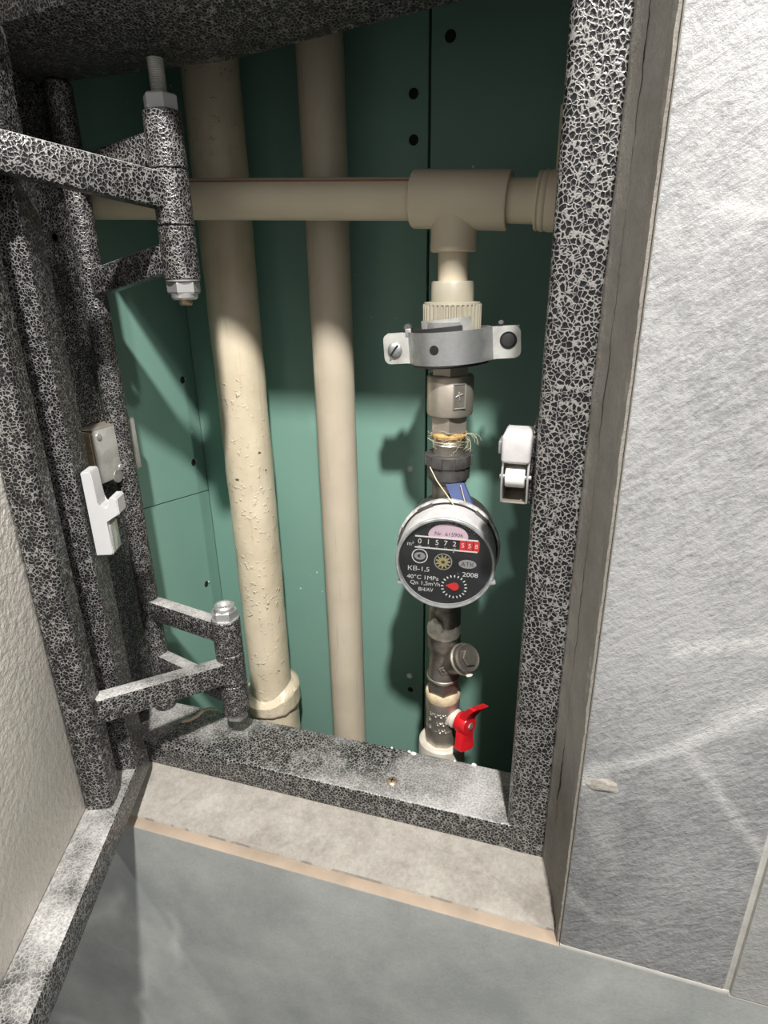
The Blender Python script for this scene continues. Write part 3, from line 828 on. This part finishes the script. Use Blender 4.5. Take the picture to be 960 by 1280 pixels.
# raised badge on the side of the body
ba = math.radians(-56); bn = V((math.cos(ba), math.sin(ba), 0))
bmt = fr(V((CX, CY, -.0775)) + bn * .0156, bn, V((-bn.y, bn.x, 0)))
bd = MB().prism(rrect(-.0045, -.0085, .0045, .0085, (.0015,) * 4), bmt, .0008).build('badge', 'brass_mid', cv)
ring = MB()
for (x0, y0, x1, y1) in ((-.0045, -.0085, -.0039, .0085), (.0039, -.0085, .0045, .0085), (-.0045, .0079, .0045, .0085), (-.0045, -.0085, .0045, -.0079)):
    ring.box((x0, y0, .0006), (x1, y1, .0012), .0001, bmt)
ring.box((-.0028, .0002, .0006), (.0028, .0011, .0013), .0002, bmt @ Matrix.Rotation(.35, 4, 'Z'))
ring.box((-.0005, -.0028, .0006), (.0004, .0030, .0013), .0002, bmt @ Matrix.Rotation(.1, 4, 'Z'))
ring.build('emblem', 'steel', bd)

# ---- water meter
MZ = -.187
mc = V((-.0795, CY, MZ))
ax = V((math.sin(math.radians(7)), -math.cos(math.radians(7)), 0.0)).normalized()
meter = thing('water_meter', (CX, CY, -.268), 'round black dial water meter with red pointer and pink serial sticker', 'water meter')
MB().lathe([(.0118, 0), (.0118, .004), (.0108, .005), (.0118, .006), (.0112, .007), (.0118, .008), (.0112, .009), (.0112, .016)], fr((CX, CY, -.1055), (0, 0, -1)), 32).build('thread', 'brass_mid', meter)
hp = MB().lathe([(.0108, 0), (.0124, .0006), (.0131, .0024), (.0127, .0040), (.0112, .0052)], fr((CX, CY, -.1042), (0, 0, -1)), 32).build('hemp_wrap', 'hemp', meter)
fb = MB()
rnd = random.Random(3)
for i in range(26):
    a_ = rnd.uniform(-math.pi, 0.2); z = -.1045 - rnd.uniform(0, .011); pts = []; r = .0118; da = rnd.uniform(-.22, .22); dz = rnd.uniform(-.0011, .0009)
    for j in range(9):
        pts.append((CX + math.cos(a_ + da * j) * (r + .00025 * j * rnd.random() * 3), CY + math.sin(a_ + da * j) * (r + .0004 * j * rnd.random()), z + dz * j))
    fb.tube(pts, .00009, 5)
for i in range(7):
    p = V((CX + .0115, CY - .006, -.106)); pts = []; v = V((rnd.uniform(.2, 1), -.3, rnd.uniform(-.3, 1.2))).normalized() * .0016
    for j in range(11):
        pts.append(p.copy()); p += v; v = (Matrix.Rotation(rnd.uniform(.1, .5), 3, 'Y') @ v)
    fb.tube(pts, .00008, 5)
fb.build('hemp_fibres', 'fibre', meter)
nut = MB()
nut.lathe([(.0112, 0), (.0158, 0), (.0164, .0006), (.0164, .0085), (.0156, .0092), (.0154, .0178), (.0148, .0186), (.011, .0186)], fr((CX, CY, -.1205), (0, 0, -1)), 40)
nut = nut.build('union_nut', 'black_plastic', meter)
nt = MB()
for i in range(6):
    a_ = math.radians(60 * i + 12); d_ = V((math.cos(a_), math.sin(a_), 0))
    nt.box((-.0040, -.0015, -.0080), (.0040, .0012, 0), .0005, fr(V((CX, CY, -.1209)) + d_ * .0155, (0, 0, 1), V((-d_.y, d_.x, 0))))
nt.build('nut_lugs', 'black_plastic', nut)
MB().lathe([(.0100, 0), (.0132, 0), (.0135, .002), (.0120, .0035), (.0110, .018), (.0150, .034), (.0165, .052), (.0150, .072), (.0112, .088), (.0112, .106), (.0128, .108), (.0128, .122), (.010, .124)], fr((CX, CY, -.1392), (0, 0, -1)), 40).build('brass_body', 'brass_dark', meter)
mf = fr(mc, ax, (math.cos(math.radians(7)), math.sin(math.radians(7)), 0))       # x right, y up?, z out
# make sure the frame's Y points up
if (mf.to_3x3() @ V((0, 1, 0))).z < 0: mf = mf @ Matrix.Rotation(math.pi, 4, 'Z')
roll = Matrix.Rotation(math.radians(-2.0), 4, 'Z')
df = mf @ roll
MB().lathe([(.020, -.016), (.0335, -.010), (.0345, .000), (.0350, .014), (.0360, .0165)], mf, 64).build('bowl', 'black_plastic', meter)
MB().lathe([(.0350, .0150), (.0372, .0155), (.0376, .0170), (.0374, .0195), (.0362, .0203), (.0335, .0203)], mf, 72, ring=True).build('flange', 'dirt_ring', meter)
MB().lathe([(.0300, .0195), (.0358, .0198), (.0358, .0206), (.0300, .0208)], mf, 72, ring=True).build('gasket', 'rubber', meter)
MB().lathe([(.0335, .0200), (.0345, .0210), (.0347, .0440), (.0344, .0452), (.0336, .0458), (.0326, .0458), (.0322, .0448), (.0322, .0440)], mf, 80, ring=True).build('cap_ring', 'cap_grey', meter)
rim = MB().lathe([(.0338, .0450), (.0345, .0456), (.0345, .0470), (.0338, .0476), (.0325, .0474), (.0320, .0452)], mf, 80, ring=True).build('lens_rim', 'dial_rim', meter)
dial = MB().lathe([(.0326, .0425), (.0326, .0440), (.0001, .0440)], mf, 72).build('dial', 'dial', meter)
MB().lathe([(.0322, .0464), (.0322, .0470), (.0001, .0470)], mf, 64).build('lens', 'glass', meter)
# little seal tabs on the rim
for a_ in (-20, 208):
    d_ = mf @ V((math.cos(math.radians(a_)) * .0350, math.sin(math.radians(a_)) * .0350, .0455))
    MB().box((-.0022, -.0012, -.003), (.0022, .0012, .002), .0005, fr(d_, ax, (1, 0, .3))).build('seal_tab', 'dial_rim', meter)
# clips between flange and cap
for a_ in (118, 48, 165):
    c_ = V((math.cos(math.radians(a_)) * .0353, math.sin(math.radians(a_)) * .0353, .0205))
    lm = mf @ fr(c_, (0, 0, 1), (-math.sin(math.radians(a_)), math.cos(math.radians(a_)), 0))
    MB().box((-.006, -.0012, 0), (.006, .0010, .0028), .0005, lm).build('clip', 'black_plastic', meter)
DZ = .0441
def text(body, x, y, h, mat, rot=0., width=None, z=DZ, name='print'):
    cu = bpy.data.curves.new('t', 'FONT'); cu.body = body; cu.align_x = 'CENTER'; cu.align_y = 'CENTER'; cu.size = 1; cu.resolution_u = 3
    ob = bpy.data.objects.new('t', cu); COL.objects.link(ob)
    dg = bpy.context.evaluated_depsgraph_get(); me = bpy.data.meshes.new_from_object(ob.evaluated_get(dg))
    vs = [v.co.copy() for v in me.vertices]; fs = [tuple(p.vertices) for p in me.polygons]
    bpy.data.objects.remove(ob, do_unlink=True); bpy.data.curves.remove(cu); bpy.data.meshes.remove(me)
    w0 = max(v.x for v in vs) - min(v.x for v in vs); h0 = max(v.y for v in vs) - min(v.y for v in vs)
    cx = (max(v.x for v in vs) + min(v.x for v in vs)) / 2; cy = (max(v.y for v in vs) + min(v.y for v in vs)) / 2
    sy = h / h0; sx = width / w0 if width else sy
    mt = df @ Matrix.Translation((x, y, z)) @ Matrix.Rotation(rot, 4, 'Z')
    mb = MB(); mb.add([((v.x - cx) * sx, (v.y - cy) * sy, 0) for v in vs], fs, 0, mt)
    return mb
def emit(mb, mat, name='print'): return mb.build(name, mat, dial, True) if False else mb.build(name, mat, dial)
mm = .001
# counter window
cb = MB().box((-21.5 * mm, 10.4 * mm, DZ), (21.5 * mm, 18.2 * mm, DZ + .0002), 0, df); emit(cb, 'hole', 'counter_window')
for y in (18.2, 9.9):
    emit(MB().box((-21.5 * mm, (y - .1) * mm, DZ), (21.5 * mm, (y + .75) * mm, DZ + .0006), 0, df), 'print_white', 'counter_bar')
for i, ch in enumerate('01572'):
    emit(text(ch, (-18.2 + 5.95 * i) * mm, 14.9 * mm, 3.7 * mm, 'print_white', z=DZ + .0003), 'print_white', 'digit')
    emit(text('1234567890'[(i * 3) % 10], (-18.2 + 5.95 * i) * mm, 11.3 * mm, 1.0 * mm, 'print_white', z=DZ + .0003, width=2.2 * mm), 'print_dim', 'digit')
for i, ch in enumerate('558'):
    x = 11.3 + 4.6 * i
    r_ = emit(MB().box((x - 2.0) * mm and V(((x - 2.05) * mm, 10.5 * mm, DZ + .0002)), V(((x + 2.05) * mm, 18.0 * mm, DZ + .0004)), 0, df), 'print_red', 'red_wheel')
    emit(text(ch, x * mm, 14.4 * mm, 3.2 * mm, '', z=DZ + .0005), 'print_white', 'digit')
# serial sticker (half oval)
pr = []
for i in range(25):
    a_ = math.pi * i / 24; pr.append((13.6 * mm * math.cos(a_), 9.2 * mm * math.sin(a_)))
pr += [(-12.5 * mm, -1.6 * mm), (12.5 * mm, -1.6 * mm)]
emit(MB().prism(pr, df @ Matrix.Translation((1.0 * mm, 19.9 * mm, DZ)), .0003), 'pink', 'serial_sticker')
emit(text('Nr  615906', 1.4 * mm, 21.7 * mm, 2.7 * mm, '', width=19 * mm, z=DZ + .0004), 'print_dark', 'serial_number')
emit(text('m³', -24.6 * mm, 12.4 * mm, 3.0 * mm, '', width=4.4 * mm), 'print_white')
# text along the rim
s_ = 'Вироблено в Україні'
for i, ch in enumerate(s_):
    if ch == ' ': continue
    a_ = math.radians(116 - (116 - 48) * i / (len(s_) - 1)); hgt = 2.3 if ch in 'Ву'.upper() or ch == 'б' else 1.8
    emit(text(ch, 30.0 * mm * math.cos(a_), 30.0 * mm * math.sin(a_), hgt * mm, '', rot=a_ - math.pi / 2), 'print_dim', 'letter')
emit(text('КВ-1,5', -18.2 * mm, -6.6 * mm, 4.2 * mm, '', width=15.0 * mm), 'print_white')
emit(text('40°C 1MPa', -15.0 * mm, -12.9 * mm, 3.3 * mm, '', width=22.5 * mm), 'print_white')
emit(text('Qn 1,5m³/h', -13.2 * mm, -17.7 * mm, 3.6 * mm, '', width=21 * mm), 'print_white')
emit(text('BH/AV', -12.4 * mm, -22.4 * mm, 3.0 * mm, '', width=10.5 * mm), 'print_white')
emit(text('2008', 17.8 * mm, -7.6 * mm, 3.4 * mm, '', width=10.6 * mm), 'print_white')
def ringmesh(x, y, r0, r1, sx=1., n=40, z=DZ):
    vs = []; fs = []
    for i in range(n):
        a_ = 2 * math.pi * i / n
        for r in (r0, r1): vs.append((x + r * sx * math.cos(a_), y + r * math.sin(a_), z))
    for i in range(n):
        k_ = (i + 1) % n; fs.append((i * 2, i * 2 + 1, k_ * 2 + 1, k_ * 2))
    return MB().add(vs, fs, 0, df)
emit(ringmesh(-17.8 * mm, 3.4 * mm, 4.9 * mm, 5.6 * mm), 'print_white', 'emblem_ring')
e_ = ringmesh(-17.8 * mm, 3.4 * mm, 1.2 * mm, 2.9 * mm, 1.35); emit(e_, 'print_dim', 'emblem')
emit(ringmesh(-16.9 * mm, 3.4 * mm, .0, .75 * mm), 'print_dim', 'emblem')
emit(ringmesh(15.4 * mm, .4 * mm, 0, 3.3 * mm, 1.85), 'print_dim', 'maker_oval')
emit(text('АТК', 15.4 * mm, .4 * mm, 3.2 * mm, '', width=9 * mm, z=DZ + .0002), 'print_dark', 'maker_letters')
# star wheel
emit(ringmesh(-1.4 * mm, .6 * mm, 5.6 * mm, 6.3 * mm), 'print_dim', 'wheel_rim')
st = []
for i in range(44):
    a_ = 2 * math.pi * i / 44; r = 5.2 if (i % 4) in (0, 1) else 3.1
    st.append((r * mm * math.cos(a_), r * mm * math.sin(a_)))
emit(MB().prism(st, df @ Matrix.Translation((-1.4 * mm, .6 * mm, DZ)), .0005), 'gold', 'star_wheel')
emit(ringmesh(-1.4 * mm, .6 * mm, 0, 1.3 * mm, z=DZ + .0006), 'print_dark', 'wheel_hub')
emit(MB().box((4.9 * mm, 8.4 * mm, DZ), (5.9 * mm, 10.6 * mm, DZ + .0007), 0, df @ Matrix.Rotation(0, 4, 'Z')), 'print_dim', 'counter_mark')
# litre dial
for i in range(20):
    a_ = 2 * math.pi * i / 20; big = i % 2 == 0
    mt = df @ Matrix.Translation((7.2 * mm + 8.3 * mm * math.cos(a_), -18.0 * mm + 8.3 * mm * math.sin(a_), DZ)) @ Matrix.Rotation(a_, 4, 'Z')
    emit(MB().box((-.85 * mm, -.42 * mm, 0), (.85 * mm, .42 * mm, .0001), 0, mt), 'print_white', 'tick')
emit(text('.1', 9.0 * mm, -7.4 * mm, 1.7 * mm, ''), 'print_dim')
tp = [(-6.2, -.15), (-6.2, .15)] + [(3.0 * math.cos(math.radians(130 - 20 * i)), 3.0 * math.sin(math.radians(130 - 20 * i))) for i in range(14)]
emit(MB().prism([(x * mm, y * mm) for x, y in tp], df @ Matrix.Translation((7.6 * mm, -17.6 * mm, DZ + .0002)) @ Matrix.Rotation(-.06, 4, 'Z'), .0007), 'print_red', 'pointer')
# blue seal tag and wire above the dial
MB().slab(lambda u, v, back=False: V((-.0790, CY - .0140, -.1395)) + V((.012, -.0050, -.0245)) * u + V((.0125, .003, .0005)) * (v - .15), 6, 3, (.0006, .0016, 0)).build('seal_tag', 'blue', meter)
MB().tube([(CX - .0100, CY - .0160, -.1275), (CX - .004, CY - .020, -.136), (CX + .004, CY - .021, -.146), (CX + .012, CY - .022, -.157)], .0004, 6).build('seal_wire', 'fibre', meter)
MB().tube([(CX + .0118, CY - .0145, -.1395), (CX + .0150, CY - .0160, -.149), (CX + .0180, CY - .018, -.158)], .0003, 6).build('seal_wire', 'fibre', meter)

# ---- Y strainer
ys = thing('strainer', (CX, CY, -.329), 'dark chrome Y strainer with angled cap under the meter', 'strainer')
blob(1.2, (CX - .0045, CY - .0150, -.2578), .0062, .004, .0062).build('sealant_lump', 'paste', ys)
n = 48; vs = []; fs = []
for j in range(8):
    for i in range(n):
        a_ = 2 * math.pi * i / n; q_ = V((math.cos(a_), math.sin(a_), 0))
        r = (.0118, .0130, .0137, .0139, .0137, .0133, .0124, .0105)[j] + .0008 * noise.noise(V((q_.x * 3, q_.y * 3, j * .9)))
        vs.append((CX + q_.x * r, CY + q_.y * r, -.2735 + j * .0021 + .0022 * noise.noise(V((q_.x * 2, q_.y * 2, 7))) * (j > 3)))
for j in range(7):
    for i in range(n):
        k_ = (i + 1) % n; fs.append((j * n + i, j * n + k_, (j + 1) * n + k_, (j + 1) * n + i))
MB().add(vs, fs).build('sealant_ring', 'paste', ys, sharp=70)
MB().lathe([(.0100, 0), (.0128, .0004), (.0133, .0015), (.0133, .0120), (.0122, .0138), (.0118, .0230), (.0124, .034), (.0134, .0405), (.0134, .0425), (.0125, .0432)], fr((CX, CY, -.2715), (0, 0, -1)), 44).build('body', 'brass_dark', ys)
MB().hexa((CX, CY, -.3128), (CX, CY, -.3262), .0137, .0008, .3).build('hex_end', 'brass_dark', ys)
MB().lathe([(.0128, 0), (.0138, .0007), (.0138, .0022), (.0128, .0030)], fr((CX, CY, -.3105), (0, 0, -1)), 40).build('collar', 'brass_mid', ys)
yd = V((.66, -.46, .59)).normalized(); yo = V((CX + .0035, CY - .001, -.2990))
br = MB().lathe([(.0100, .0), (.0108, .014), (.0112, .0215), (.0100, .0225)], fr(yo, yd), 40).build('branch', 'brass_dark', ys)
MB().lathe([(.0100, .0205), (.0121, .0208), (.0128, .0215), (.0128, .0228), (.0120, .0236)], fr(yo, yd), 44).build('cap_lip', 'brass_mid', ys)
cp = MB().lathe([(.0112, .0225), (.0118, .0240), (.0116, .0275), (.0104, .0290), (.0086, .0284), (.0001, .0284)], fr(yo, yd), 44).build('cap', 'brass_dark', ys)
MB().hexa(yo + yd * .0282, yo + yd * .0312, .0070, .0006, .4).build('cap_hex', 'brass_dark', cp)
blob(5.5, yo + yd * .024 + V((.004, -.006, -.0095)), .003, .0025, .0018).build('sealant_lump', 'paste', ys)
# diamond mark cast into the body
mk = fr(V((CX + .003, CY - .0126, -.2985)), V((.22, -1, .05)), (1, 0, 0)) @ Matrix.Rotation(.5, 4, 'Z')
dm = MB()
for k_ in range(4):
    mk2 = mk @ Matrix.Rotation(math.pi / 2 * k_, 4, 'Z')
    dm.box((-.0032, .0026, -.0002), (.0032, .0032, .0007), .0001, mk2)
dm.box((-.0003, -.0022, -.0002), (.0003, .0022, .0007), .0001, mk); dm.box((-.0003, -.0022, -.0002), (.0003, .0022, .0007), .0001, mk @ Matrix.Rotation(.9, 4, 'Z'))
dm.build('cast_mark', 'brass_mid', ys)

# ---- ball valve with red butterfly handle
bvx = thing('ball_valve', (CX, CY, -.40), 'worn chrome ball valve with red butterfly handle at the bottom', 'valve')
MB().lathe([(.0118, 0), (.0138, .0003), (.0147, .0018), (.0148, .0062), (.0142, .0085), (.0125, .0090)], fr((CX, CY, -.3252), (0, 0, -1)), 44).build('sealing_tape', 'tape', bvx)
MB().lathe([(.0125, 0), (.0142, .0006), (.0145, .003), (.0141, .0130), (.0137, .0230), (.0140, .0290)], fr((CX, CY, -.3330), (0, 0, -1)), 44).build('body', 'brass_mid', bvx)
prof = []
for i in range(8):
    for da, r in ((-.33, .0143), (.33, .0143)):
        a_ = 2 * math.pi * i / 8 + .2 + da; prof.append((r * math.cos(a_), r * math.sin(a_)))
MB().prism(prof, fr((CX, CY, -.3990), (0, 0, 1)), .0385).build('fluted_nut', 'brass_mid', bvx)
# raised lettering blocks cast on the body (worn, illegible)
lt_ = MB(); rr = random.Random(11)
for (z, a0, a1, n_) in ((-.3440, -125, -62, 7), (-.3500, -130, -120, 1), (-.3525, -100, -60, 4), (-.3580, -128, -120, 1), (-.3600, -92, -62, 3)):
    for i in range(n_):
        a_ = math.radians(a0 + (a1 - a0) * (i + .5) / n_); d_ = V((math.cos(a_), math.sin(a_), 0))
        mt = fr(V((CX, CY, z)) + d_ * .0139, d_, V((-d_.y, d_.x, 0)))
        lt_.box((-.0009, -.0017, 0), (-.0003, .0017, .0009), .0001, mt)
        lt_.box((-.0009, (.0004 if i % 2 else -.0016), 0), (.0009, (.0011 if i % 2 else -.0009), .0009), .0001, mt)
lt_.build('cast_lettering', 'steel', bvx)
MB().lathe([(.0135, 0), (.0178, 0), (.0196, .0014), (.0201, .004), (.0201, .030), (.018, .031)], fr((CX, CY, -.3775), (0, 0, -1)), 48).build('base_collar', 'white_collar', bvx)
MB().cyl((CX, CY, -.405), (CX, CY, -.5448), .0128, 32).build('feed_pipe', 'ppr', bvx)
sd = V((.86, -.50, .10)).normalized(); so = V((CX, CY, -.3500))
MB().lathe([(.0085, .009), (.0082, .0150), (.0068, .0165), (.0068, .0215)], fr(so, sd), 32).build('stem', 'white_collar', bvx)
hz = fr(so + sd * .0205, sd, V((0, -.30, -.95)))       # frame: Z along the stem, X towards the lower wing
hb = MB().lathe([(.0082, -.0012), (.0088, 0), (.0088, .0085), (.0080, .0098), (.003, .0102), (.0001, .0102)], hz, 36)
def wing(sgn, l0, l1, lift):
    mb = MB(); N = 10; vs = []; fs = []
    for j in range(N + 1):
        u = j / N; x = sgn * (l0 + (l1 - l0) * u); wd = .0066 + .0030 * u ** 1.5 - (.002 if j == N else 0)
        z0 = .0015 + lift * u ** 1.4; th = .0072 - .0016 * u
        for (y, z) in ((-wd, z0), (wd, z0), (wd, z0 + th), (wd * .6, z0 + th + .0008), (-wd * .6, z0 + th + .0008), (-wd, z0 + th)): vs.append((x, y, z))
    for j in range(N):
        for k_ in range(6):
            p = (k_ + 1) % 6; fs.append((j * 6 + k_, j * 6 + p, (j + 1) * 6 + p, (j + 1) * 6 + k_))
    fs += [tuple(range(6)), tuple(N * 6 + k_ for k_ in range(5, -1, -1))]
    return mb.add(vs, fs, 0, hz)
hd_ = hb.build('handle', 'red', bvx)
wing(1, .004, .0205, .0030).build('wing', 'red', hd_); wing(-1, .004, .0200, .0130).build('wing', 'red', hd_)
MB().hexa(hz @ V((0, 0, .0098)), hz @ V((0, 0, .0112)), .0030, .0005).build('handle_nut', 'zinc', hd_)

# ---- bent strip of wire lying on the sill
MB().tube([(-.2935, .3500, -.3535), (-.2885, .3540, -.3538), (-.2835, .3575, -.3515), (-.2790, .3620, -.3475), (-.2735, .3650, -.3465), (-.2690, .3665, -.3480)], [.0012, .0016, .0018, .0016, .0013, .0009], 8).build('wire_scrap', 'wire')
tag(bpy.data.objects['wire_scrap'], 'short bent tan wire scrap lying on the sill below the hinge', 'wire')
